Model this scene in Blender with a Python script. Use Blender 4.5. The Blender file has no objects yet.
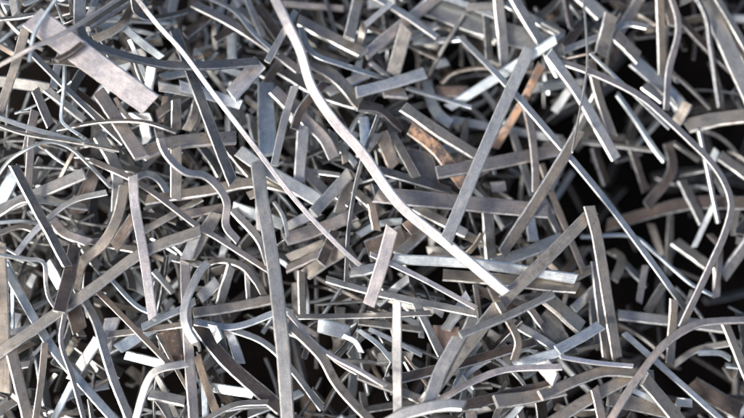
import bpy, math, random
import numpy as np
from mathutils import Vector

# ------------------------------------------------------------------ scale, camera, light
S = 0.0005                  # metres per unit used below (half a millimetre)
W0, H0PX = 744.0, 418.0
D = 1200.0                  # camera distance from the heap, in those units
TILT = math.radians(12)

scene = bpy.context.scene
C = scene.collection

cam_d = bpy.data.cameras.new('camera')
cam = bpy.data.objects.new('camera', cam_d)
C.objects.link(cam)
scene.camera = cam
cam_d.sensor_width = 36
cam_d.lens = 36 * D / W0
cam_d.clip_start = 0.01
cam_d.clip_end = 100
cam.location = (0, -D * S * math.sin(TILT), D * S * math.cos(TILT))
cam.rotation_euler = (TILT, 0, 0)
cam_d.dof.use_dof = True
cam_d.dof.focus_distance = (D - 12) * S
cam_d.dof.aperture_fstop = 58 / 21.0
cam_d.dof.aperture_blades = 9

SUN_AZ, SUN_EL = 216.0, 37.0      # azimuth: direction the light comes from, degrees from +X, counter-clockwise
world = bpy.data.worlds.new('World')
scene.world = world
world.use_nodes = True
nt = world.node_tree
nt.nodes.clear()
wo = nt.nodes.new('ShaderNodeOutputWorld')
bg = nt.nodes.new('ShaderNodeBackground')
sky = nt.nodes.new('ShaderNodeTexSky')
sky.sky_type = 'NISHITA'
sky.sun_disc = False
sky.sun_elevation = math.radians(SUN_EL)
sky.sun_rotation = math.radians(90 - SUN_AZ)
sky.air_density = 0.7
sky.dust_density = 5.0
sky.ozone_density = 0.6
bg.inputs['Strength'].default_value = 0.05
nt.links.new(sky.outputs[0], bg.inputs[0])
nt.links.new(bg.outputs[0], wo.inputs[0])

sun_d = bpy.data.lights.new('sun', 'SUN')
sun_d.energy = 1.5
sun_d.angle = math.radians(11)
sun_d.color = (1.0, 0.975, 0.945)
sun = bpy.data.objects.new('sun', sun_d)
C.objects.link(sun)
sdir = Vector((math.cos(math.radians(SUN_AZ)) * math.cos(math.radians(SUN_EL)),
               math.sin(math.radians(SUN_AZ)) * math.cos(math.radians(SUN_EL)),
               math.sin(math.radians(SUN_EL))))
sun.rotation_euler = (-sdir).to_track_quat('-Z', 'Y').to_euler()

scene.view_settings.view_transform = 'Standard'
scene.view_settings.look = 'None'
scene.view_settings.gamma = 1
scene.view_settings.exposure = 1.85
scene.render.engine = 'CYCLES'
scene.cycles.max_bounces = 8
scene.cycles.glossy_bounces = 4
scene.cycles.diffuse_bounces = 3

# ------------------------------------------------------------------ materials
def nodes(name):
    m = bpy.data.materials.new(name)
    m.use_nodes = True
    t = m.node_tree
    return m, t, t.nodes['Principled BSDF']

def mk(t, kind, **kw):
    n = t.nodes.new(kind)
    for k, v in kw.items():
        setattr(n, k, v)
    return n

def math_node(t, op, a, b=None, clamp=False):
    n = mk(t, 'ShaderNodeMath', operation=op, use_clamp=clamp)
    for i, x in enumerate((a, b)):
        if x is None:
            continue
        if isinstance(x, (int, float)):
            n.inputs[i].default_value = x
        else:
            t.links.new(x, n.inputs[i])
    return n.outputs[0]

def map_range(t, x, a, b, c, d):
    n = mk(t, 'ShaderNodeMapRange')
    t.links.new(x, n.inputs[0])
    for i, v in enumerate((a, b, c, d)):
        n.inputs[i + 1].default_value = v
    return n.outputs[0]

def mix_col(t, f, a, b, mode='MIX'):
    n = mk(t, 'ShaderNodeMix', data_type='RGBA', blend_type=mode)
    for sock, x in ((n.inputs[0], f), (n.inputs[6], a), (n.inputs[7], b)):
        if isinstance(x, (int, float)):
            sock.default_value = x
        elif isinstance(x, tuple):
            sock.default_value = (*x, 1)
        else:
            t.links.new(x, sock)
    return n.outputs[2]

def noise(t, vec, scale, detail=3, rough=0.55):
    n = mk(t, 'ShaderNodeTexNoise')
    t.links.new(vec, n.inputs['Vector'])
    n.inputs['Scale'].default_value = scale
    n.inputs['Detail'].default_value = detail
    n.inputs['Roughness'].default_value = rough
    return n.outputs['Fac']

def steel():
    m, t, p = nodes('scrap_steel')
    uv = mk(t, 'ShaderNodeUVMap', uv_map='strip').outputs[0]
    tint = mk(t, 'ShaderNodeAttribute', attribute_name='tint')
    wear = mk(t, 'ShaderNodeAttribute', attribute_name='wear').outputs['Fac']
    shine = mk(t, 'ShaderNodeAttribute', attribute_name='shine').outputs['Fac']
    st = mk(t, 'ShaderNodeMapping')
    st.inputs['Scale'].default_value = (0.035, 0.75, 1)
    t.links.new(uv, st.inputs[0])
    fine = noise(t, uv, 0.75, 4, 0.7)               # grit
    streak = noise(t, st.outputs[0], 1.0, 3, 0.6)    # drawn lines along the strip
    blotch = noise(t, uv, 0.05, 3, 0.6)
    mid = noise(t, uv, 0.19, 4, 0.65)
    v = math_node(t, 'MULTIPLY', map_range(t, fine, .3, .7, .76, 1.24), map_range(t, streak, .3, .7, .90, 1.10))
    v = math_node(t, 'MULTIPLY', v, map_range(t, blotch, .3, .7, .84, 1.14))
    v = math_node(t, 'MULTIPLY', v, map_range(t, mid, .3, .7, .88, 1.12))
    cmb = mk(t, 'ShaderNodeCombineColor')
    for i in range(3):
        t.links.new(v, cmb.inputs[i])
    base = mix_col(t, 1.0, tint.outputs['Color'], cmb.outputs[0], 'MULTIPLY')
    # heat tints: patches drift to brown and to blue-violet
    hb = map_range(t, blotch, .50, .68, 0, .5)
    base = mix_col(t, hb, base, mix_col(t, 1.0, base, (1.10, .97, .88), 'MULTIPLY'))
    hv = map_range(t, mid, .36, .52, .45, 0)
    base = mix_col(t, hv, base, mix_col(t, 1.0, base, (.96, .99, 1.07), 'MULTIPLY'))
    # scale specks
    speck = map_range(t, noise(t, uv, .42, 2, .5), .70, .78, 0, .35)
    base = mix_col(t, speck, base, (.07, .055, .045))
    # grease and scale stains, fine scratches
    stn = map_range(t, noise(t, uv, .085, 4, .7), .55, .66, 0, .55)
    stn = math_node(t, 'MULTIPLY', stn, map_range(t, shine, .2, .7, 1, .25))
    base = mix_col(t, stn, base, mix_col(t, 1.0, base, (.50, .46, .42), 'MULTIPLY'))
    sc = mk(t, 'ShaderNodeMapping')
    sc.inputs['Scale'].default_value = (0.05, 1.5, 1)
    sc.inputs['Rotation'].default_value = (0, 0, .25)
    t.links.new(uv, sc.inputs[0])
    base = mix_col(t, map_range(t, noise(t, sc.outputs[0], 1.0, 2, .5), .66, .72, 0, .45), base, (.78, .78, .77))
    # bright sheared edges
    wm = math_node(t, 'MULTIPLY', wear, map_range(t, mid, .34, .58, .35, 1.0), True)
    bright = mix_col(t, .75, base, (.82, .87, .90))
    base = mix_col(t, wm, base, bright)
    # rust
    rn = math_node(t, 'ADD', math_node(t, 'MULTIPLY', mid, .6), math_node(t, 'MULTIPLY', blotch, .4))
    thr = math_node(t, 'SUBTRACT', .80, math_node(t, 'MULTIPLY', tint.outputs['Alpha'], .42))
    rm = math_node(t, 'MULTIPLY', math_node(t, 'SUBTRACT', rn, thr), 6.0, True)
    rm = math_node(t, 'MULTIPLY', rm, map_range(t, fine, .25, .5, .45, 1))
    rust = mix_col(t, map_range(t, fine, .35, .65, 0, 1), (.36, .18, .085), (.62, .35, .17))
    base = mix_col(t, rm, base, rust)
    t.links.new(base, p.inputs['Base Color'])
    met = math_node(t, 'MULTIPLY', math_node(t, 'SUBTRACT', 1.0, rm, True), .80)
    t.links.new(met, p.inputs['Metallic'])
    r = math_node(t, 'ADD', map_range(t, mid, .3, .7, .38, .50), math_node(t, 'MULTIPLY', rm, .35))
    r = math_node(t, 'SUBTRACT', r, math_node(t, 'MULTIPLY', shine, .08), True)
    t.links.new(r, p.inputs['Roughness'])
    p.inputs['Anisotropic'].default_value = .45
    tg = mk(t, 'ShaderNodeTangent', direction_type='UV_MAP', uv_map='strip')
    t.links.new(tg.outputs[0], p.inputs['Tangent'])
    bp = mk(t, 'ShaderNodeBump')
    bp.inputs['Strength'].default_value = .16
    bp.inputs['Distance'].default_value = .5 * S
    h = math_node(t, 'ADD', math_node(t, 'MULTIPLY', fine, .6), math_node(t, 'MULTIPLY', mid, 1.2))
    h = math_node(t, 'ADD', h, math_node(t, 'MULTIPLY', streak, .5))
    t.links.new(h, bp.inputs['Height'])
    t.links.new(bp.outputs[0], p.inputs['Normal'])
    return m

STEEL = steel()

def soil():
    m, t, p = nodes('dark_ground')
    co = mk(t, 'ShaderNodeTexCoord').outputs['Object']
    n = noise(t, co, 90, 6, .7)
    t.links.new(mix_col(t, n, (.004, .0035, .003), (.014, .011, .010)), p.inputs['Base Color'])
    p.inputs['Roughness'].default_value = 1
    p.inputs['Specular IOR Level'].default_value = .05
    bp = mk(t, 'ShaderNodeBump')
    bp.inputs['Distance'].default_value = .004
    t.links.new(n, bp.inputs['Height'])
    t.links.new(bp.outputs[0], p.inputs['Normal'])
    return m

# ------------------------------------------------------------------ the heap
FLOOR = -290.0
me = bpy.data.meshes.new('ground')
g = 4000 * S
me.from_pydata([(-g, -g, FLOOR * S), (g, -g, FLOOR * S), (g, g, FLOOR * S), (-g, g, FLOOR * S)], [], [(0, 1, 2, 3)])
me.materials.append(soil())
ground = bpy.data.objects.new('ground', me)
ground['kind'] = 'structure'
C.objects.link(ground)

ca, sa = math.cos(TILT), math.sin(TILT)
CAM = np.array([0, -D * sa, D * ca])

def unproj(px, py, z):
    """photo pixel + height -> point in the heap (units)"""
    d = np.array([0, D * sa, -D * ca]) + np.array([px - W0 / 2, 0, 0]) + (H0PX / 2 - py) * np.array([0, ca, sa])
    k = (z - CAM[2]) / d[2]
    return CAM + k * d

# height of the top of the loose heap, one value per unit
GX, GY = 640, 520
HM = np.zeros((2 * GY, 2 * GX))
yy, xx = np.mgrid[-GY:GY, -GX:GX].astype(float)
def blob(px, py, rx, ry, h):
    c = unproj(px, py, 0)
    return h * np.exp(-(((xx - c[0]) / rx) ** 2 + ((yy - c[1]) / ry) ** 2))
HM += -34
HM += blob(50, 50, 110, 90, 98)           # mound in the upper left
HM += blob(440, 430, 130, 50, 26)
HM += blob(690, 190, 130, 120, -90)       # pit on the right
HM += blob(705, 390, 65, 60, -75)
HM += blob(555, 110, 70, 60, -50)
HM += blob(430, 70, 60, 50, -24)
HM += blob(400, -40, 420, 70, -26)
# hollows where one looks deep into the heap
WELLS = [(35, 88, 27), (14, 62, 15), (76, 62, 13), (262, 352, 26), (302, 375, 26), (176, 352, 20), (432, 70, 32), (474, 97, 20),
         (548, 105, 38), (562, 132, 24), (642, 200, 55), (620, 165, 36), (684, 150, 34), (704, 392, 48), (443, 330, 16), (415, 347, 18),
         (352, 392, 22), (222, 302, 15), (482, 250, 14), (312, 270, 12), (130, 342, 18), (92, 332, 14), (40, 322, 14), (60, 140, 14),
         (270, 290, 14), (735, 270, 18), (704, 250, 28), (590, 30, 20), (250, 40, 14), (118, 85, 16), (205, 395, 14), (520, 385, 12),
         (640, 60, 20), (470, 45, 20), (330, 345, 14), (390, 170, 10), (300, 165, 10), (240, 185, 10), (20, 375, 14), (610, 250, 18)]
for px_, py_, r_w in WELLS:
    HM += blob(px_, py_, r_w, r_w, -30)
HM -= np.clip(np.maximum(np.abs(xx) - 420, (np.abs(yy) - 270)), 0, 400) * .35
HBASE = HM.copy()

def hm_at(A, x, y):
    i = np.clip((y + GY).astype(int), 0, 2 * GY - 1)
    j = np.clip((x + GX).astype(int), 0, 2 * GX - 1)
    return A[i, j]

def smooth_path(pts, step=4.0, kink=False):
    P = np.array(pts, float)
    if len(P) > 2 and not kink:
        E = np.vstack([2 * P[0] - P[1], P, 2 * P[-1] - P[-2]])
        out = []
        for i in range(1, len(E) - 2):
            p0, p1, p2, p3 = E[i - 1:i + 3]
            d01, d12, d23 = [max(np.linalg.norm(b - a), 1e-3) ** .5 for a, b in ((p0, p1), (p1, p2), (p2, p3))]
            t0, t1 = 0, d01
            t2 = t1 + d12
            t3 = t2 + d23
            for t in np.linspace(t1, t2, 14, endpoint=False):
                A1 = (t1 - t) / (t1 - t0) * p0 + (t - t0) / (t1 - t0) * p1
                A2 = (t2 - t) / (t2 - t1) * p1 + (t - t1) / (t2 - t1) * p2
                A3 = (t3 - t) / (t3 - t2) * p2 + (t - t2) / (t3 - t2) * p3
                B1 = (t2 - t) / (t2 - t0) * A1 + (t - t0) / (t2 - t0) * A2
                B2 = (t3 - t) / (t3 - t1) * A2 + (t - t1) / (t3 - t1) * A3
                out.append((t2 - t) / (t2 - t1) * B1 + (t - t1) / (t2 - t1) * B2)
        out.append(P[-1])
        P = np.array(out)
    L = np.concatenate([[0], np.cumsum(np.linalg.norm(np.diff(P, axis=0), axis=1))])
    n = max(4, int(L[-1] / step) + 1)
    s = np.linspace(0, L[-1], n)
    Q = np.stack([np.interp(s, L, P[:, k]) for k in range(P.shape[1])], 1)
    if kink:
        for _ in range(2):
            Q[1:-1] = .25 * Q[:-2] + .5 * Q[1:-1] + .25 * Q[2:]
    return Q

def upper_hull(s, h):
    hull = []
    for p in zip(s, h):
        while len(hull) >= 2:
            (x1, y1), (x2, y2) = hull[-2:]
            if (x2 - x1) * (p[1] - y1) - (y2 - y1) * (p[0] - x1) >= 0:
                hull.pop()
            else:
                break
        hull.append(p)
    return hull

def rest(s, h, flexible):
    """lowest heights at which a strip lies on the profile h without passing through it"""
    L = s[-1]
    hull = upper_hull(s, h)
    hx = np.array([a for a, b in hull]); hy = np.array([b for a, b in hull])
    if flexible:
        z = np.interp(s, hx, hy)
        n = max(3, len(s) // 7) | 1
        k = np.ones(n) / n
        zp = np.pad(z, n // 2, mode='reflect', reflect_type='odd')
        z = np.convolve(zp, k, 'valid')
        return np.maximum(z, z + np.minimum(0, (z - h)).min() * -0.6)
    c = L / 2
    i = int(np.clip(np.searchsorted(hx, c) - 1, 0, len(hx) - 2))
    m = (hy[i + 1] - hy[i]) / max(hx[i + 1] - hx[i], 1e-3)
    m = float(np.clip(m, -.3, .3))
    b = (h - m * s).max()
    return b + m * s

# ------------------------------------------------------------------ strip geometry
def strip_mesh(name, P, w, t, roll, tint, shine, rng, acc=None):
    """a flat bar with chamfered edges swept along P (units); returns a mesh, or adds to acc"""
    n = len(P)
    T = np.gradient(P, axis=0)
    T /= np.linalg.norm(T, axis=1)[:, None] + 1e-9
    up = np.array([0, 0, 1.0])
    s = np.concatenate([[0], np.cumsum(np.linalg.norm(np.diff(P, axis=0), axis=1))])
    r0, r1 = roll
    R = np.radians(r0 + (r1 - r0) * s / s[-1] + np.interp(s, np.linspace(0, s[-1], 7), [rng.uniform(-6, 6) for _ in range(7)]))
    c = min(t * .28, w * .12)
    a, b = w / 2, t / 2
    prof = [(-a + c, b), (a - c, b), (a, b - c), (a, -b + c), (a - c, -b), (-a + c, -b), (-a, -b + c), (-a, b - c)]
    we = rng.uniform(.1, 1)
    wears = [0.0, .25 + .7 * we, .8 * we, .25 + .7 * we, 0.0, .25 + .7 * we, .8 * we, .25 + .7 * we]      # face k runs between profile points k and k+1
    per = [0]
    for k in range(8):
        q0, q1 = prof[k], prof[(k + 1) % 8]
        per.append(per[-1] + math.hypot(q1[0] - q0[0], q1[1] - q0[1]))
    wob = np.interp(s, np.linspace(0, s[-1], 6), 1 + np.array([rng.uniform(-.05, .05) for _ in range(6)]))
    wob = wob + np.array([rng.uniform(-.025, .025) for _ in range(n)])
    rag = [[rng.uniform(-.7, .7) for _ in range(4)] for _ in range(2)]
    e0, e1 = rng.uniform(-.5, .5), rng.uniform(-.5, .5)   # slanting cuts
    V = []
    for i in range(n):
        side = np.cross(T[i], up)
        side /= np.linalg.norm(side) + 1e-9
        nor = np.cross(side, T[i])
        cs, sn = math.cos(R[i]), math.sin(R[i])
        sx = side * cs + nor * sn
        nx = -side * sn + nor * cs
        for kk, (x, y) in enumerate(prof):
            p = P[i] + sx * x * wob[i] + nx * y
            if i == 0:
                p = p + T[i] * (x * e0 + rag[0][(0, 1, 2, 2, 1, 0, 3, 3)[kk]])
            if i == n - 1:
                p = p + T[i] * (x * e1 + rag[1][(0, 1, 2, 2, 1, 0, 3, 3)[kk]])
            V.append(tuple(p * S))
    F, UV, WE = [], [], []
    u0, v0 = rng.uniform(0, 3000), rng.uniform(0, 3000)
    for i in range(n - 1):
        for k in range(8):
            k2 = (k + 1) % 8
            F.append((i * 8 + k, (i + 1) * 8 + k, (i + 1) * 8 + k2, i * 8 + k2))
            UV += [(u0 + s[i], v0 + per[k]), (u0 + s[i + 1], v0 + per[k]), (u0 + s[i + 1], v0 + per[k + 1]), (u0 + s[i], v0 + per[k + 1])]
            WE += [wears[k]] * 4
    for base, rev in ((0, False), ((n - 1) * 8, True)):
        f = [base + k for k in range(8)]
        if rev:
            f = f[::-1]
        F.append(tuple(f))
        UV += [(u0 + prof[(k - base) % 8][0], v0 + 50 + prof[(k - base) % 8][1]) for k in f]
        WE += [1.0] * 8
    if acc is not None:
        o = len(acc['V'])
        acc['V'] += V
        acc['F'] += [tuple(x + o for x in f) for f in F]
        acc['UV'] += UV; acc['WE'] += WE
        acc['T'] += [tint] * len(UV); acc['SH'] += [shine] * len(UV)
        return None
    return build_mesh(name, V, F, UV, WE, [tint] * len(UV), [shine] * len(UV))

def build_mesh(name, V, F, UV, WE, TI, SH):
    me = bpy.data.meshes.new(name)
    me.from_pydata(V, [], F)
    uv = me.uv_layers.new(name='strip')
    uv.data.foreach_set('uv', np.array(UV, np.float32).ravel())
    ca_ = me.color_attributes.new('tint', 'FLOAT_COLOR', 'CORNER')
    ca_.data.foreach_set('color', np.array(TI, np.float32).ravel())
    for nm, dat in (('wear', WE), ('shine', SH)):
        a = me.attributes.new(nm, 'FLOAT', 'CORNER')
        a.data.foreach_set('value', np.array(dat, np.float32))
    me.materials.append(STEEL)
    me.update()
    me.shade_smooth()
    me.set_sharp_from_angle(angle=math.radians(28))
    return me

# ------------------------------------------------------------------ tints: base colour, rust, shine, words
TINT = {
    'g': ((.45, .445, .42), .05, .3, 'grey'),
    'd': ((.22, .22, .212), .05, .2, 'dark grey'),
    'b': ((.39, .355, .305), .10, .2, 'brownish grey'),
    'k': ((.14, .115, .10), .12, .1, 'dark brown'),
    'm': ((.45, .405, .37), .06, .4, 'warm grey'),
    'p': ((.80, .74, .70), .05, .6, 'pinkish pale'),
    'c': ((.48, .52, .54), .02, .7, 'pale bluish grey'),  # bluish base paints in some of the sky reflected by the steel
    'w': ((.58, .645, .665), .0, .9, 'bright white'),  # pale cool base paints in the glints of pieces that catch the light
    'l': ((.60, .595, .565), .05, .5, 'light grey'),
    't': ((.46, .38, .30), .15, .2, 'tan'),
    'r': ((.38, .29, .24), .60, .1, 'rusty orange'),
}
O = {'1': 0, '2': 180, '3': 360, '4': 544, 'A': 0, 'B': 135, 'C': 268}
K = 200 / 557.0

def pts_of(tile, s):
    v = [tuple(float(x) for x in q.split(',')) for q in s.split()]
    if tile == 'F':
        return v
    return [(O[tile[1]] + a * K, O[tile[0]] + b * K) for a, b in v]

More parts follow.
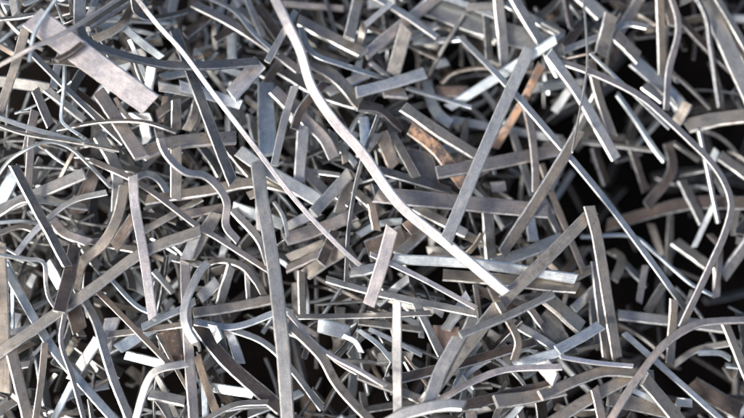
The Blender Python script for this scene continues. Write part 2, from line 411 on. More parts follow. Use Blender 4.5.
# level | tile | points along the middle | width | tint | options | label (only where written by hand)
DATA = '''
9.2|A1|90,48 250,168 420,292|24|p|r=-9,-12 t=4|broad pinkish plate slanting down from the top left corner
9.5|F|56,61 70,54 83,44|6|k|r=20,10 t=5|short dark crosspiece with a pinkish edge lying across the broad pinkish plate
8.6|F|79,27 84,38 95,46 118,54 136,59 165,65 200,66 258,62|10|d|r=30,5|long dark strip curling off the broad pinkish plate towards the right
9.8|F|0,65 32,48 66,32 117,0|4|p|wire|thin pale pink wire crossing above the broad pinkish plate
9.4|A1|155,0 130,35 95,95 82,172|3.2|w|wire|
8.3|A1|152,0 176,62|2.5|l|wire|
9.3|A1|180,175 178,250 168,338 185,352 245,392|3.4|w|wire kink|thin white wire bent at its foot below the dark crosspiece
5|A1|38,0 45,42|10|g||
6|A1|0,55 60,48 130,35|6|g||
6|A1|72,78 40,190 5,290|9|b|r=20,20|
6|A1|222,0 222,98|12|g||
5|A1|235,82 330,20 375,-10|14|d||
6|A1|260,112 335,72 370,15|9|b||
6.5|A1|373,-5 382,35 410,50 470,45 557,22|8|d|r=40,10|
5|A1|340,70 390,115 450,160|8|w||
4.5|A1|360,110 385,165 412,232|5|w||
9|F|132,-8 158,25 180,49 216,97 257,150 298,203 345,252 360,265|5.2|p|r=-14,-14|very long thin pale strip running from the top left to the centre
7|A1|275,258 395,440|14|m|r=-18,-12|
6.5|A1|90,150 200,262 345,400|7|g|r=30,20|
5|A1|130,250 235,335|9|l||
5|A1|98,250 140,350|9|d||
5|A1|97,308 72,430|9|m||
7|A1|-10,325 100,362 250,402 320,420|5|w||
7.4|A1|-10,348 60,372 200,396 330,420|3|b|wire|
8|A1|160,362 280,340 400,340 490,368|5|b|r=30,30|
8|F|-3,177 9,161 22,152 47,142 68,147 90,166 111,188|4|w|r=30,30|thin white strip arching over at the left edge
5|A1|424,180 412,262|11|l||
5|A1|440,240 557,262|10|g||
4|A1|450,215 555,198|9|l||
5|A1|490,278 490,362|10|b||
5|A1|547,285 540,330 520,362|10|b||
5|A1|462,268 448,342|6|t||
4|A1|402,345 412,395|11|w||
6|F|140,156 165,145 200,140 236,138|15|b|r=-15,-10|
8|F|158,128 165,152 185,172 205,176 221,191 227,204 226,226 238,241|8|m|r=25,10|warm grey strip bent into a step beside the dark grey slanting strip
9.3|F|273,-6 288,25 300,50 312,87 335,122 360,150 400,205 450,246 506,293|10.5|p|r=-17.5,-17.5 t=4.5|very long bent pinkish strip crossing from top centre to lower right
8|A2|143,266 222,175|17|p|r=6,2|short pinkish chip at the right end of the curling dark strip
6|F|266,84 266,105 268,155|18|w|r=10,5 rust=.28|
9|A2|322,32 243,172|7|l|r=15,15|
7|A2|38,12 140,65 240,130 332,198|10|m|r=20,15|
8|A2|70,-10 150,30 205,92 268,150|6|c|r=30,30|
5|A2|183,-10 232,105|8|g||
4.5|A2|215,18 280,108|12|k||
7|A2|330,58 510,150|14|b|r=14,14 t=5|
4|A2|285,10 455,25|7|m||
6|A2|405,-5 435,97|4|d|wire|
7|A2|497,-10 470,108|12|b|r=20,20|
6|A2|515,60 496,152|9|b||
8|A2|337,78 350,120 375,152 450,180 557,214 590,222|7|c|r=25,25|
7|A2|362,172 430,215 500,290|14|b|r=-15,-10|
5.5|A2|288,198 385,255 565,312|14|d|r=15,10|
7.6|A2|402,235 360,275 332,315 318,360|9|k|r=-30,-30|
6|A2|410,258 525,205|12|p||
6|A2|478,258 570,235|12|b||
8|F|174,30 190,72 214,135 233,183|11|d|r=18,12 t=4|dark grey slanting strip crossing below the pinkish plate's curling dark strip
7|F|273,90 305,120 325,140 334,158|13|m|r=-12,-8|
7.5|F|295,86 284,122 274,166|8|l|r=15,15|
4|A2|200,325 212,395|13|g||
4|A2|15,100 95,38|14|k||
4|A2|98,112 142,84|10|k||
5|A2|144,100 146,168|12|c||
5|A2|0,238 170,292|11|c||
4|A2|120,190 220,225|8|c||
4|A2|52,282 28,360|12|b||
6|F|364,118 366,150|11|w||
7|F|303,126 299,181|12|l|r=15,15 t=5|
4|A2|425,368 432,425|8|b||
8.2|A3|15,70 88,8|7|l|r=20,20|
8|A3|45,-5 130,45 216,106|9|g|r=22,22|
7|A3|128,78 92,208|15|b|r=-10,-10|
5|A3|15,152 110,75 215,-8|12|m|r=25,25|
4|A3|50,140 215,70|9|g||
4|A3|22,75 210,162|7|t||
8.4|A3|-10,258 90,232 180,204|13|l|r=6,10|
7|A3|28,174 82,218|6|p||
8|A3|130,245 310,300|6|c|r=30,30|
6|A3|62,255 125,262|14|m||
8|A3|-5,300 55,308 116,358|9|k|r=15,15|
6.3|F|403,107 440,133 480,158|13|b|r=12,12|
5|F|410,128 437,150 449,165 466,187|14|r|r=-5,-5 rust=.82|rusty orange strip running down right under the grey crossing strips
5|A3|186,228 202,290 225,325 255,345|12|c||
5|A3|214,256 292,256|13|r|rust=.6 r=0,0|
6|A3|228,232 255,207 330,190 390,194 560,200|5|t|r=40,30|
7|A3|246,300 450,172 545,110|11|w|r=-25,-20 t=5|bright white slanting strip passing under the long grey strip right of centre
9.3|F|529,50 487,143 446,241|12.5|l|r=2,2 t=4|long straight grey strip standing across the right of the centre
8|F|460,37 504,82 555,140 605,200 650,260 685,308|8|l|r=22,16|
7|F|523,98 531,130 535,165 536,192|9|m|r=25,10|
6.6|A3|505,180 458,275 375,412|9|r|r=10,10 rust=.8|
6|A3|384,-8 394,90 402,180|12|g|r=-18,-18|
4|A3|350,40 360,168|9|d||
6|A3|428,-5 500,115 560,215|12|g|r=15,15|
2|A3|165,10 420,98 570,132|24|g|r=0,0|
5|A3|235,-8 300,15 382,46|7|w||
5|A3|300,20 380,18|9|d||
6|A3|292,38 235,130 192,212|4|d|wire|
5|A3|405,10 560,98|10|g||
5|A3|208,182 245,172|9|w||
4|A3|255,335 360,353 560,388|9|c||
4|A3|470,248 565,232|11|c||
9.2|A4|13,148 100,270 200,442|12|l|r=14,10 t=4|light grey strip slanting down right from the end of the long straight grey strip
7|A4|186,42 158,152|15|b|r=-12,-12|
6|A4|288,76 230,68 170,95 55,142|8|g|r=20,20|
6|A4|192,92 262,162|15|b|r=10,10|
5|A4|252,172 330,240 392,305|15|c|r=0,0|
6|A4|108,-5 165,48|16|l||
9.4|F|583,-4 586,30 587,68 580,110 572,152|2.2|g|wire|thin grey wire hanging down from the top edge on the right
5|A4|268,-6 208,92|12|b||
5|A4|322,-6 330,212|10|b|r=-15,-15|
7|A4|354,-8 372,55 372,100 348,195 340,305|8|m|r=28,20|warm grey strip with a wavy kink hanging below the top edge on the right
4|A4|336,-5 356,72|9|t||
6|A4|448,-8 510,128 570,262|18|l|r=-8,-8|
7|A4|478,-8 520,60 570,150|9|b|r=20,20|
8|A4|425,-8 452,50 462,120 488,295|5|d|wire|
4|A4|372,48 470,150 570,238|11|k||
8|A4|130,150 220,235 348,358|4|w|r=30,30|
7.6|A4|120,140 175,195 247,256|4|t|r=30,30|
8.5|F|548,58 600,76 641,97 668,120 690,141 709,160 724,182 731,205 725,232 709,268 681,327|8.5|m|r=18,28|long warm grey strip looping round the dark pit on the right
6|F|617,94 637,122 655,150 664,161|6|w|r=10,10|
7|A4|128,165 152,270 190,376|11|b|r=18,18|
4|A4|-5,242 112,228|8|c||
3|A4|72,248 28,312|10|c||
4|A4|152,250 60,425|10|b||
5|A4|395,352 470,335 570,322|17|b|r=10,10|
5|A4|362,208 400,240 462,302|5|b||
5|A4|345,248 402,312|11|c|r=20,-30|
5|A4|400,288 368,342|12|b||
5|A4|278,240 332,282|10|g||
6|A4|428,358 442,425|4|w||
6|A4|-5,132 52,95|7|g||
5|A4|0,62 50,90|9|d||
5|A4|58,-5 76,82|9|k||
4|A4|102,68 58,132|11|k||
7.8|A4|55,165 142,146|2.6|t|wire|
4|A4|238,28 312,72|4|b||
9|B1|38,86 110,222 187,365|9.5|d|r=22,22 t=4.5|straight dark grey strip with a pale edge near the left edge
5|B1|88,0 76,185|8|m||
8|B1|45,332 100,265 200,185 297,160|7|l|r=22,22|
8|B1|148,238 178,272 248,300|10|p|r=8,8|
5|B1|-5,212 100,166 235,108|13|g|r=10,10|
5|B1|-5,222 70,182 240,202|9|g||
4|B1|-5,198 42,105|14|w||
6|B1|-8,244 60,240 142,252|4|w|wire|
6|B1|-8,276 60,256 112,272|7|b|r=25,25|
4|B1|268,92 215,218|15|k||
7|F|90,160 130,178 155,194 200,228 216,237 271,272|7|m|r=22,22|long warm grey strip slanting down right past the centre left
9|F|136,177 148,174 159,180 168,193|8|c|r=15,30|
9.2|F|133,176 135,205 143,250 153,318|10|p|r=4,4|pale pinkish strip hanging straight down left of the centre with a curl behind its top
5|B1|270,-5 325,100 325,212|12|g|r=15,15|
6|B1|490,35 490,178|11|b|r=12,12|
6|B1|347,140 325,235 288,302 228,358 212,430|11|b|r=18,15|
7|B1|378,222 318,314|12|k|r=10,10|
5|B1|222,288 385,322|8|b||
5.5|F|147,200 200,192 258,183 300,192|12|b|r=12,12|
5|B1|398,268 562,178|8|g||
8.1|F|-8,358 40,325 95,287 144,252 200,231|12|b|r=12,8 t=4|long brownish grey strip rising from the left edge towards the centre
8.3|F|75,246 68,280 59,312|13.5|k|r=-12,-12 t=4|short dark brown strip lying on the long brownish strip at the left
8|F|-6,254 25,259 43,262 46,285 49,298 60,314|4|l|r=30,30|
9|C1|180,128 170,205 200,300 236,430|5|m|r=30,30|
6|B1|22,348 52,422|4|w||
5|B1|132,355 172,425|12|c||
7|F|196,236 186,259|11|l|r=10,10|
7|B1|422,288 494,332|3|w|wire|
5|B1|478,342 560,362|8|g||
9|F|257,162 262,200 268,232 276,285 283,350 288,422|13.5|g|r=1,1 t=5 rust=.2|long brownish grey strip standing upright from the centre to the bottom edge
7|F|239,151 265,169 318,200|14|c|r=-8,-8|wide pale bluish strip crossed by the very long thin pale strip
6|B2|348,102 422,178|12|b|r=14,14|
7|B2|472,108 372,216|12|l|r=12,12 t=5|
6|B2|475,130 444,218|13|b|r=-10,-10 t=5|
6|B2|292,292 400,258 485,222|14|m|r=8,8|
5|B2|298,256 385,212|11|l||
5|B2|302,342 402,300|9|b||
5|B2|298,374 392,330|10|m||
7|B2|432,268 393,358|12|k|r=8,8 t=5|
6|B2|346,392 450,322|14|b|r=10,10|
8.2|F|378,116 361,164 349,225 346,281|4.5|d|r=20,20|thin dark strip curving down from beside the long bent pinkish strip
6|B2|262,188 288,228 300,285|4|l|wire|
4|B2|148,200 292,250|12|w||
6|B2|102,218 22,348|13|b|r=10,10|
5|B2|-5,226 132,200|10|m||
7|F|232,210 259,240 269,266|8|l|r=20,20|
4|B2|130,30 205,118|12|k||
8|B2|190,170 216,160|9|t||
8|B2|215,180 219,265|4|p||
8.1|F|206,265 217,261 232,262 245,268 256,282|7|b|r=24,24|
8.3|F|208,263 201,270 193,285 187,299 184,315 188,331 199,348|8.5|l|r=2,-20 t=3.5|bracket shaped light strip just left of the upright brownish strip
6|B2|488,158 562,222|10|b||
5|B2|425,-8 432,62|10|b||
5|B2|455,25 461,78|7|b||
5|B2|548,-5 500,65|12|m||
3|B2|345,98 445,112|6|g||
5|B2|543,140 560,205|10|d||
7|F|376,195 450,202 547,211|17|m|r=6,6 t=4.5 rust=.3|wide warm grey strip lying level under the long straight grey strip
5|B3|52,98 252,156|10|d|r=20,20|
6.4|F|437,173 500,162 566,148|14.5|m|r=10,10 t=5|
4|B3|88,-5 157,118|9|b||
3|B3|60,-5 95,92|14|t||
2|B3|165,45 188,145|26|d|r=0,0|
6|B3|425,-5 482,170|9|g|r=15,15|
8|F|579,131 544,189 502,253|11.5|b|r=14,14|
6|F|541,164 552,195 584,272|8|t|r=22,22|
6|F|496,263 528,252 562,238|14|g|r=18,18|
8.4|F|593,211 540,265 501,303 468,345 418,410|12.5|b|r=0,0 t=4|long brownish grey strip rising up right from the bottom to the folded upright strip
8.5|F|589,206 596,232 601,260 609,310 617,358|12|b|r=6,6 t=4|upright brownish grey strip meeting the top end of a long rising strip
7.2|F|392,259 480,264 576,279|10.5|w|r=-14,-14 t=5|bright white strip lying level across the lower right of the centre
6.4|F|443,275 500,280 578,288|13|b|r=8,8|
8.6|F|392,228 381,268 369,305|13|p|r=10,10 t=4|short pinkish strip standing right of the thin dark curving strip
8.2|F|370,254 415,275 476,308|6|p|r=20,20|
6|F|414,207 466,234|11|l|r=16,16|
3|B3|20,325 135,278|24|k||
5|B3|108,332 182,268|12|b||
5|B3|300,328 318,310 338,275|6|t||
7.6|B3|368,146 404,142|11|p||
4|B3|355,212 362,345|13|b||
5|B3|-5,278 60,246 115,240|8|w||
6|B3|30,188 46,265|9|t|rust=.55|
5|B3|128,242 154,275|9|r||
4|B3|470,218 482,295|13|l||
4|B4|345,22 356,98 285,196|11|k|r=0,0|
4|B4|383,128 442,245|11|d|r=5,5|
4|B4|352,222 345,385|9|b||
3|B4|298,248 328,335|8|b||
4|B4|365,298 475,378|13|b|r=8,8|
1|B4|175,252 400,192 570,190|14|k|r=0,0|
5.5|F|581,237 634,237 655,253 691,284 702,290 712,295|4|w|r=15,15|thin white strip bending down right along the edge of the dark pit
7|B4|432,-10 485,245|4.5|g|wire|
4|B4|482,42 460,92|9|w||
5|B4|474,192 418,312|6|c||
7|B4|462,278 488,310 488,360 480,425|7|m|r=15,15|
4|B4|565,300 498,395|14|b||
4|B4|105,18 300,42|6|b||
2|B4|238,15 282,155|8|k||
2|B4|138,35 172,135|12|k||
5|B4|-5,35 62,18|9|b||
6|B4|82,12 18,152|8|g||
7|F|594,262 600,310 606,358|9.5|m|r=20,20|
4|B4|185,322 216,345 195,405|10|b|r=15,15|
5|B4|75,405 145,368|8|b||
5|B4|-5,182 48,285|8|g||
4|B4|490,58 565,112|12|b||
5|B4|362,22 432,72|5|d||
4|B4|378,112 452,98|4|d||
4|B4|418,142 472,152|4|c||
8|F|82,296 96,322 104,350 113,378 129,418|9|g|r=24,24 t=4|curved grey strip with a pale edge in the lower left
6|F|5,268 39,327 57,354 118,424|9|w|r=12,12|long bright white strip slanting down right through the lower left
6|C1|5,80 10,200 15,345|13|b|r=-10,-10|
5|C1|35,55 36,185|4|w||
6|C1|18,-10 72,88|6|w||
7|C1|30,228 80,428|11|b|r=14,14|
7|C1|126,208 115,310 98,428|7|t|r=18,18|
7.5|C1|203,100 222,175|16|k|r=-5,-5|
8|C1|262,55 325,118 400,195 472,268|6|t|r=18,18|
7|C1|295,15 385,108 440,132|5|w|r=18,18|
6|C1|302,186 510,158|7|b|r=18,18|
6|C1|395,165 510,112 545,92|8|c|r=18,18|
5|C1|328,225 442,158|12|w||
4|C1|296,235 402,178|10|l||
5|C1|352,242 472,272|10|w||
7.4|F|185,262 186,300 188,340 194,424|10|m|r=-18,-18|
8|C1|376,430 412,315 435,286 518,266|8|l|r=22,15|
6|C1|202,318 145,430|8|w||
5|C1|275,198 198,312|12|g||
4|C1|418,352 515,372|12|l||
6|C1|438,185 532,355|4|t||
2|C1|470,165 488,285|26|k|rust=.6 r=0,0|
5|C1|428,8 482,70|7|l||
5|C1|15,182 122,158|6|l||
4|C1|315,140 286,232|15|p||
7|F|193,313 223,309 275,299|11|b|r=16,12|
7|F|194,322 233,327 278,312|8|c|r=18,18|
6|F|194,320 223,358 282,410|14|k|r=10,10|
8|C2|92,158 112,202|10|w|rust=.2|
5|C2|138,175 168,265|10|c||
6|F|228,328 263,342 288,365 322,409|7|c|r=16,16|
8|F|288,313 316,345 335,358 360,371 385,386|5|p|r=26,26|
8|F|288,324 322,358 335,381 352,402 374,424|9|b|r=20,14|long brown strip wriggling down right to the bottom edge
7.5|C2|413,232 432,255 495,292|6|m|r=20,20|
6|C2|336,10 340,138|9|b||
8|F|297,317 360,316 431,313|6|b|r=15,15|
5|C2|375,102 562,90|3|d|wire|
6|F|326,279 360,289 400,298 478,314|8|l|r=18,18|
5|C2|385,158 475,182|15|c||
6|C2|455,188 488,205 505,235|6|w||
5|C2|85,332 205,350|10|w||
6|C2|68,315 72,415|8|c||
6|C2|48,245 75,330 104,410|8|t|rust=.45|
7|C2|70,422 150,382 245,374|6|d|r=16,16|
6|C2|142,-5 108,105|11|g||
5|C2|55,85 105,38|12|l||
5|C2|185,-5 191,95|5|l||
5|C2|190,-5 238,82|7|b||
5|C2|478,12 562,-2|12|g||
8|F|397,300 397,360 398,424|9|l|r=-8,-8|straight light grey strip standing upright at the bottom centre
7|C3|152,90 228,245|9|g|r=10,10|
9.3|F|553,294 503,318 460,335|8|b|r=-24,-10 t=4|brown strip leading down left to a bright fold in the lower right
9.2|F|459,337 440,372 426,410|13|l|r=8,8 t=4|pale strip running down left from the bright fold in the lower right
9.1|F|490,288 505,315 518,342 514,360|8|t|r=16,16|
7|C3|320,45 336,155|6|b||
5|C3|302,78 238,172|12|c||
7|C3|425,92 470,112 506,158|8|m|r=14,14|
7|C3|425,152 508,200 562,238|9|l|r=14,14|
6|F|386,382 471,361 534,342|10|k|r=14,14|
7|F|358,375 421,400|9|b|r=14,14|
8|F|424,409 478,379 504,370 562,367|7|p|r=18,18|
9.8|F|384,424 405,414 446,405 464,406|11|l|r=24,20 t=4|
5|C3|280,385 450,345 560,318|11|k||
7|C3|378,372 460,362 562,338|14|b|r=12,12|
7|C3|428,272 562,232|10|w|r=12,12|
6|C3|498,258 548,318|14|p||
5|C3|512,125 575,240|22|d|r=0,0|
5|C3|432,245 455,228 492,235|4|w|wire|
5|C3|-5,172 50,212 92,262|5|w||
5|C3|25,168 100,205 172,242|5|c||
5|C3|-5,150 172,172|8|b||
5|C3|128,248 192,332|3|t|wire|
2|C3|205,190 275,195|24|r|rust=.6 r=0,0|
5|C3|320,125 248,290|12|l||
8.8|F|608,424 634,383 666,343 695,325 720,321 750,320|8|m|r=18,18 t=4|long warm grey strip arching in from the bottom right edge
8.6|F|624,333 670,374 726,424|6.5|c|round|straight bluish grey round rod in the lower right corner
6|F|619,315 695,324 730,329|12|g|r=10,10|
7.2|C4|362,88 350,268|10|b|r=-12,-12|
7|C4|503,152 565,300|10|b|r=-12,-12|
6|C4|358,272 420,230 525,208|7|g|r=18,18|
6|C4|430,236 495,238 518,252|6|w||
8.2|F|560,357 598,363 633,366|5|p|r=20,20|
7|C4|-10,355 100,310 170,288 305,300|11|b|r=12,12|
8.2|C4|38,228 100,195 157,160|11|c|r=12,12|
5|C4|-5,72 105,168|20|b||
7|C4|278,308 375,425|15|b|r=10,10|
6|C4|238,335 312,370|6|w||
6|C4|28,425 130,362 260,292|12|b|r=10,10|
7.3|C4|140,332 162,425|9|m|r=10,10|
7|C4|0,268 32,312|14|p||
4|C4|178,362 375,402|16|b||
5|C4|368,372 412,376|9|l||
1|C4|410,320 545,402|18|k||
4|C4|282,-5 264,95|7|m||
3|C4|332,48 288,122|10|b||
4|C4|82,115 142,58|11|g||
5|C4|481,-5 480,82|8|m||
5|C4|85,22 142,-2|9|b||
'''

def parse():
    rows = []
    for i, ln in enumerate(DATA.strip().split('\n')):
        lv, tile, pts, w, tint, opt, label = [x.strip() for x in ln.split('|')]
        o = {}
        for q in opt.split():
            k, _, v = q.partition('=')
            o[k] = v or True
        rows.append(dict(i=i, lv=float(lv), pts=pts_of(tile, pts), w=float(w), tint=tint, o=o, label=label))
    return rows

rows = parse()
rng = random.Random(11)

# loose scrap below: too many pieces to count, one object
def loose_scrap():
    acc = dict(V=[], F=[], UV=[], WE=[], T=[], SH=[])
    r = random.Random(5)
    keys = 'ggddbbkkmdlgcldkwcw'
    keys_r = 'gddbbkkkmbtgbdkk'  # darker mix towards the right, painting in the weaker light on that side
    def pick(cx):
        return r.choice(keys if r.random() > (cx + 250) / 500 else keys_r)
    def piece(cx, cy, cz, L, w, t, el, roll, tint, bend):
        az = r.uniform(0, math.tau)
        d = np.array([math.cos(az) * math.cos(el), math.sin(az) * math.cos(el), math.sin(el)])
        q = np.array([-math.sin(az), math.cos(az), 0])
        n = 9
        s = np.linspace(-.5, .5, n)
        P = np.array([cx, cy, cz]) + np.outer(s * L, d) + np.outer((s * 2) ** 2 * bend, q) \
            + np.outer((s * 2) ** 2 * r.uniform(-.08, .08) * L, np.array([0, 0, 1.0]))
        col, rust, sh, _ = TINT[tint]
        f = r.uniform(.28, .68) if tint not in 'wc' else r.uniform(.75, 1.1)  # most fill tinted darker, painting the shade of the gaps into its colour
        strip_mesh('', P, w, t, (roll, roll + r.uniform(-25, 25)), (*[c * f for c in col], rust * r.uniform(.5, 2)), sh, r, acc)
    DARK = blob(685, 190, 115, 125, 1.0)
    for px, py, rad in WELLS:
        DARK = np.maximum(DARK, blob(px, py, rad, rad, 1.25))
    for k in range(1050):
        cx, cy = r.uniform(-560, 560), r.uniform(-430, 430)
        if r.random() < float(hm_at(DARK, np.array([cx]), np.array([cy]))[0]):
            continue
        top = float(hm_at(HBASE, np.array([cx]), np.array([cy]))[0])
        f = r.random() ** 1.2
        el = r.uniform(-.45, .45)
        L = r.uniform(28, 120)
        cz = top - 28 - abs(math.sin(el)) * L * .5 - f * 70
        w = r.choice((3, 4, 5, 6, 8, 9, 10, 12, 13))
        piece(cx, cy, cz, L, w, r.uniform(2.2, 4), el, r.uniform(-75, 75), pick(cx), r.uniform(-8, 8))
    # thin curls and slivers
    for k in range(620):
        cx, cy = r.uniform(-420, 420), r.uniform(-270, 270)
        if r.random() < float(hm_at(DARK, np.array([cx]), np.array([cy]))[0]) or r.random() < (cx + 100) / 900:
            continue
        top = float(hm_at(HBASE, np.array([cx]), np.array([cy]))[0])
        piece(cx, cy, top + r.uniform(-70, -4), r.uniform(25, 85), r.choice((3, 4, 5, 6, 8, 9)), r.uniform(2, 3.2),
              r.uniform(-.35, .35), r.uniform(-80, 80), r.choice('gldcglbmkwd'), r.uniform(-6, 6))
    # short blunt offcuts packed between the longer ones
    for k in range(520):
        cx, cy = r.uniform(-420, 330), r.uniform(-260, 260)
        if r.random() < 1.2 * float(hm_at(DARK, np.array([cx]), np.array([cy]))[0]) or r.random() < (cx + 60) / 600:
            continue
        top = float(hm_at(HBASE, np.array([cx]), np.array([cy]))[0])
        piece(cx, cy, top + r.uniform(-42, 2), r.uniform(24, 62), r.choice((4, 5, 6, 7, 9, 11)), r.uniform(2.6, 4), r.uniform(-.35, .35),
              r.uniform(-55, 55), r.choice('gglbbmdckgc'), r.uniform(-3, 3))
    # pieces deep down, tinted darkest: shade of the gaps put into their colour
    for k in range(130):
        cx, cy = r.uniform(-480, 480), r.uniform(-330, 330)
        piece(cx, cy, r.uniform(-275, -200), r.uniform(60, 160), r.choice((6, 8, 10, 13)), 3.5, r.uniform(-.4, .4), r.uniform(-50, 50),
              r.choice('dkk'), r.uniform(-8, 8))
    # the heap goes on past the frame
    for k in range(900):
        cx, cy = r.uniform(-600, 600), r.uniform(-470, 470)
        if abs(cx) < 455 and abs(cy) < 290:
            continue
        top = float(hm_at(HBASE, np.array([cx]), np.array([cy]))[0])
        piece(cx, cy, top + r.uniform(-15, 28), r.uniform(60, 170), r.choice((5, 8, 10, 12, 13)), r.uniform(2.5, 4),
              r.uniform(-.3, .3), r.uniform(-40, 40), pick(cx), r.uniform(-10, 10))
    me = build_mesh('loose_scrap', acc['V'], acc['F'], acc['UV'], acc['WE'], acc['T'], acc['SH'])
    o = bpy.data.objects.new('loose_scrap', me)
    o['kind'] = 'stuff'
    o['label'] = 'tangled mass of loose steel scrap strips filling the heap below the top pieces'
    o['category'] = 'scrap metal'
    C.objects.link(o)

loose_scrap()

# ------------------------------------------------------------------ the counted pieces, laid from the bottom up
def extend(pts):
    """pieces that leave the photograph go on a little beyond its edge"""
    p = [np.array(q, float) for q in pts]
    for end, nxt in ((0, 1), (-1, -2)):
        x, y = p[end]
        if x < 2 or x > W0 - 2 or y < 2 or y > H0PX - 2:
            d = p[end] - p[nxt]
            d /= np.linalg.norm(d)
            q = p[end] + d * rng.uniform(25, 60)
            if end == 0:
                p.insert(0, q)
            else:
                p.append(q)
    return p

for r_ in sorted(rows, key=lambda r: (r['lv'], r['i'])):
    o = r_['o']
    w = r_['w']
    wire = 'wire' in o or 'round' in o
    t = float(o['t']) if 't' in o else (w * .85 if wire else min(4.8, max(2.4, w * .36)) * rng.uniform(.85, 1.15))
    pts = extend(r_['pts'])
    pix = smooth_path(pts, 4.0, 'kink' in o)
    dv = np.array(pix[-1] - pix[0]); dv = dv / np.linalg.norm(dv)
    sg = 1.0 if (-dv[1]) * sdir[0] - dv[0] * sdir[1] > 0 else -1.0
    if 'r' in o:
        ra, rb = [float(x) for x in o['r'].split(',')]
        if r_['tint'] in 'gdbkmt' and sg * (ra + rb) < 0:
            ra, rb = -ra * .8, -rb * .8
    else:
        # most pieces lean so that a sheared edge faces the light; bright ones turn their flat to it
        if r_['tint'] in 'wc':
            ra = -sg * rng.uniform(5, 30)
        else:
            ra = sg * (rng.uniform(3, 38) if rng.random() < .78 else rng.uniform(-25, 0))
        rb = ra + rng.uniform(-22, 22)
    rm = math.radians((abs(ra) + abs(rb)) / 2)
    hh = .5 * (w * math.sin(rm) + t * math.cos(rm))
    z = np.full(len(pix), 0.0)
    L = np.linalg.norm(np.diff(pix, axis=0), axis=1).sum()
    straight = np.linalg.norm(pix[-1] - pix[0]) > .965 * L
    flexible = (not straight) or L > 190
    kinked = None
    if not r_['label'] and not wire and L > 60 and rng.random() < .45:
        kinked = (rng.choice((rng.uniform(.12, .35), rng.uniform(.65, .88))), rng.uniform(.15, .5))
    for it in range(4):
        P = np.array([unproj(a, b, c) for (a, b), c in zip(pix, z)])
        T = np.gradient(P[:, :2], axis=0)
        T /= np.linalg.norm(T, axis=1)[:, None] + 1e-9
        N = np.stack([-T[:, 1], T[:, 0]], 1)
        prof = np.full(len(P), -999.0)
        hw = .5 * w * math.cos(rm)
        for f in (-.9, -.45, 0, .45, .9):
            Q = P[:, :2] + N * hw * f
            prof = np.maximum(prof, hm_at(HM, Q[:, 0], Q[:, 1]))
        s = np.concatenate([[0], np.cumsum(np.linalg.norm(np.diff(P[:, :2], axis=0), axis=1))])
        z = rest(s, prof, flexible) + hh * .92
        if kinked:          # one end bent up, as a shear or a fall leaves it
            u = s / s[-1]
            z = z + np.maximum(0, (u - kinked[0]) if kinked[0] > .5 else (kinked[0] - u)) * s[-1] * kinked[1]
    z += float(o.get('up', 0))
    P = np.array([unproj(a, b, c) for (a, b), c in zip(pix, z)])
    r_['P'], r_['pix'], r_['len'] = P, pix, L
    # write its top into the height map
    ii = []
    for f in np.linspace(-1, 1, max(3, int(2 * hw) + 1)):
        for g_ in (0, .34, .67):
            Q = P[:-1, :2] * (1 - g_) + P[1:, :2] * g_ + N[:-1] * hw * f
            zz = z[:-1] * (1 - g_) + z[1:] * g_ + hh
            i = np.clip((Q[:, 1] + GY).astype(int), 0, 2 * GY - 1)
            j = np.clip((Q[:, 0] + GX).astype(int), 0, 2 * GX - 1)
            np.maximum.at(HM, (i, j), zz)
    col, rust, sh, word = TINT[r_['tint']]
    f = rng.uniform(.76, 1.2) if not r_['label'] else rng.uniform(.95, 1.1)
    hue = rng.uniform(-.035, .035)
    rust = float(o['rust']) if 'rust' in o else rust * rng.uniform(.4, 1.8)
    tint = (col[0] * f * (1 + hue), col[1] * f, col[2] * f * (1 - hue), rust)
    kind = 'metal_wire' if wire else ('metal_offcut' if L < 3.0 * w else 'metal_strip')
    me = strip_mesh(kind, P, w, t, (ra, rb), tint, sh, rng)
    if wire:
        for p in me.polygons:
            p.use_smooth = True
    ob = bpy.data.objects.new(kind, me)
    # origin at the middle of the piece
    c = Vector(P[len(P) // 2] * S)
    for v in me.vertices:
        v.co -= c
    ob.location = c
    C.objects.link(ob)
    r_['ob'], r_['kind'], r_['straight'], r_['word'] = ob, kind, straight, word
    ob['category'] = {'metal_wire': 'wire', 'metal_offcut': 'metal offcut', 'metal_strip': 'metal strip'}[kind]
    ob['group'] = {'metal_wire': 'wires in the scrap heap', 'metal_offcut': 'short offcuts in the scrap heap',
                   'metal_strip': 'steel strips in the scrap heap'}[kind]

# ------------------------------------------------------------------ labels: own look, then the nearest piece one can find
heroes = [r for r in rows if r['label']]
SHORT = {}
for r in heroes:
    SHORT[r['i']] = r['label']
def hero_key(r):
    txt = r['label'].split()
    stop = {'slanting', 'lying', 'curling', 'crossing', 'bent', 'running', 'at', 'arching', 'left', 'standing', 'passing', 'hanging',
            'with', 'looping', 'near', 'hooked', 'rising', 'crossed', 'curving', 'meeting', 'leading', 'wriggling', 'in', 'coiled'}
    out = []
    for w_ in txt:
        if w_ in stop and len(out) >= 3:
            break
        out.append(w_)
    return ' '.join(out)
from collections import defaultdict
hk = defaultdict(list)
for r in heroes:
    hk[hero_key(r)].append(r)
VAGUE = {'light grey strip', 'thin white strip', 'bright white strip', 'curved grey strip', 'pale pinkish strip', 'straight light grey strip',
         'thin white wire', 'thin dark strip', 'long dark strip', 'brown strip leading down', 'pale strip running down'}
LM = [(k, v[0]) for k, v in hk.items() if len(v) == 1 and k not in VAGUE and len(k.split()) < 8]
used = set(r['label'] for r in heroes)

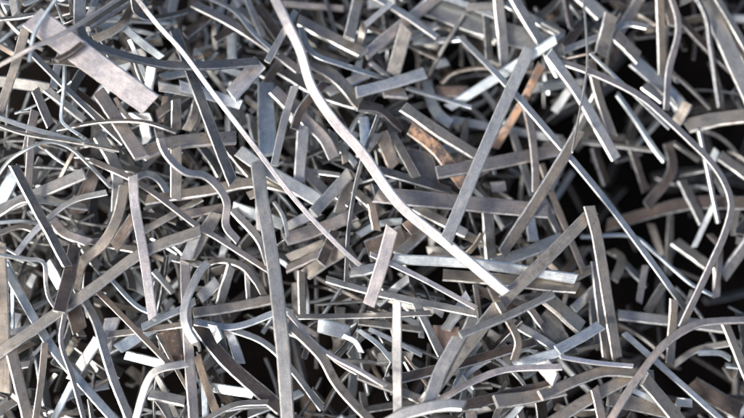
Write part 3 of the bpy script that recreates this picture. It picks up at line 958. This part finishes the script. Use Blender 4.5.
def look(r):
    L, w = r['len'], r['w']
    size = 'long' if L > 150 else ('short' if L < 55 else 'medium')
    wid = 'narrow' if w < 7 else ('wide' if w > 12.5 else '')
    bend = 'straight' if r['straight'] else 'curved'
    noun = {'metal_wire': 'wire', 'metal_offcut': 'offcut', 'metal_strip': 'strip'}[r['kind']]
    if noun == 'wire':
        wid = ''
    if noun == 'offcut':
        size, bend = ('short', '')
    a = r['pix'][0]; b = r['pix'][-1]
    ang = math.degrees(math.atan2(-(b[1] - a[1]), b[0] - a[0])) % 180
    d = 'level' if ang < 15 or ang > 165 else ('upright' if 70 < ang < 110 else ('rising rightwards' if ang <= 70 else 'falling rightwards'))
    col = r['word']
    if float(r['o'].get('rust', 0)) >= .4:
        col = 'rusty' if r['tint'] == 'r' else 'rust spotted ' + col
    return [size, wid, col, bend, noun], d

def relations(r):
    m = r['pix'][len(r['pix']) // 2]
    cand = []
    for name, h in LM:
        if h is r:
            continue
        dd = np.linalg.norm(h['pix'][None] - r['pix'][:, None], axis=2)
        k = np.unravel_index(dd.argmin(), dd.shape)
        dist = dd.min()
        j = k[1] / (len(h['pix']) - 1)
        A, B = h['pix'][0], h['pix'][-1]
        vert = abs(B[1] - A[1]) > abs(B[0] - A[0])
        first_low = (A[1] > B[1]) if vert else (A[0] > B[0])
        jj = 1 - j if first_low else j
        if vert:
            end = 'upper end' if jj < .33 else ('lower end' if jj > .67 else 'middle')
        else:
            end = 'left end' if jj < .33 else ('right end' if jj > .67 else 'middle')
        if dist < 4:
            rel = 'under' if r['lv'] < h['lv'] else 'over'
        else:
            v = m - h['pix'][k[1]]
            if abs(v[0]) > abs(v[1]):
                rel = 'right of' if v[0] > 0 else 'left of'
            else:
                rel = 'below' if v[1] > 0 else 'above'
        cand.append((dist, rel, end, name))
    cand.sort(key=lambda q: q[0])
    return cand

for r in rows:
    ob = r['ob']
    if r['label']:
        ob['label'] = r['label']
        continue
    lk, d = look(r)
    done = False
    for dist, rel, end, name in relations(r)[:4]:
        for form in range(2):
            core = [x for x in lk if x]
            txt = ' '.join(core) + (' ' + d if form else '') + ' ' + rel + ' the ' + end + ' of the ' + name
            ws = txt.split()
            if len(ws) > 16:
                txt = txt.replace('medium ', '').replace(' curved', '').replace(' straight', '')
            if len(txt.split()) > 16:
                continue
            if txt not in used:
                done = True
                break
        if done:
            break
    if not done:
        m = r['pix'][len(r['pix']) // 2]
        zone = ('top', 'middle', 'bottom')[min(2, int(m[1] / H0PX * 3))] + ' ' + ('left', 'centre', 'right')[min(2, max(0, int(m[0] / W0 * 3)))]
        txt = ' '.join(x for x in lk if x) + ' ' + d + ' in the ' + zone + ' of the heap'
    used.add(txt)
    ob['label'] = txt
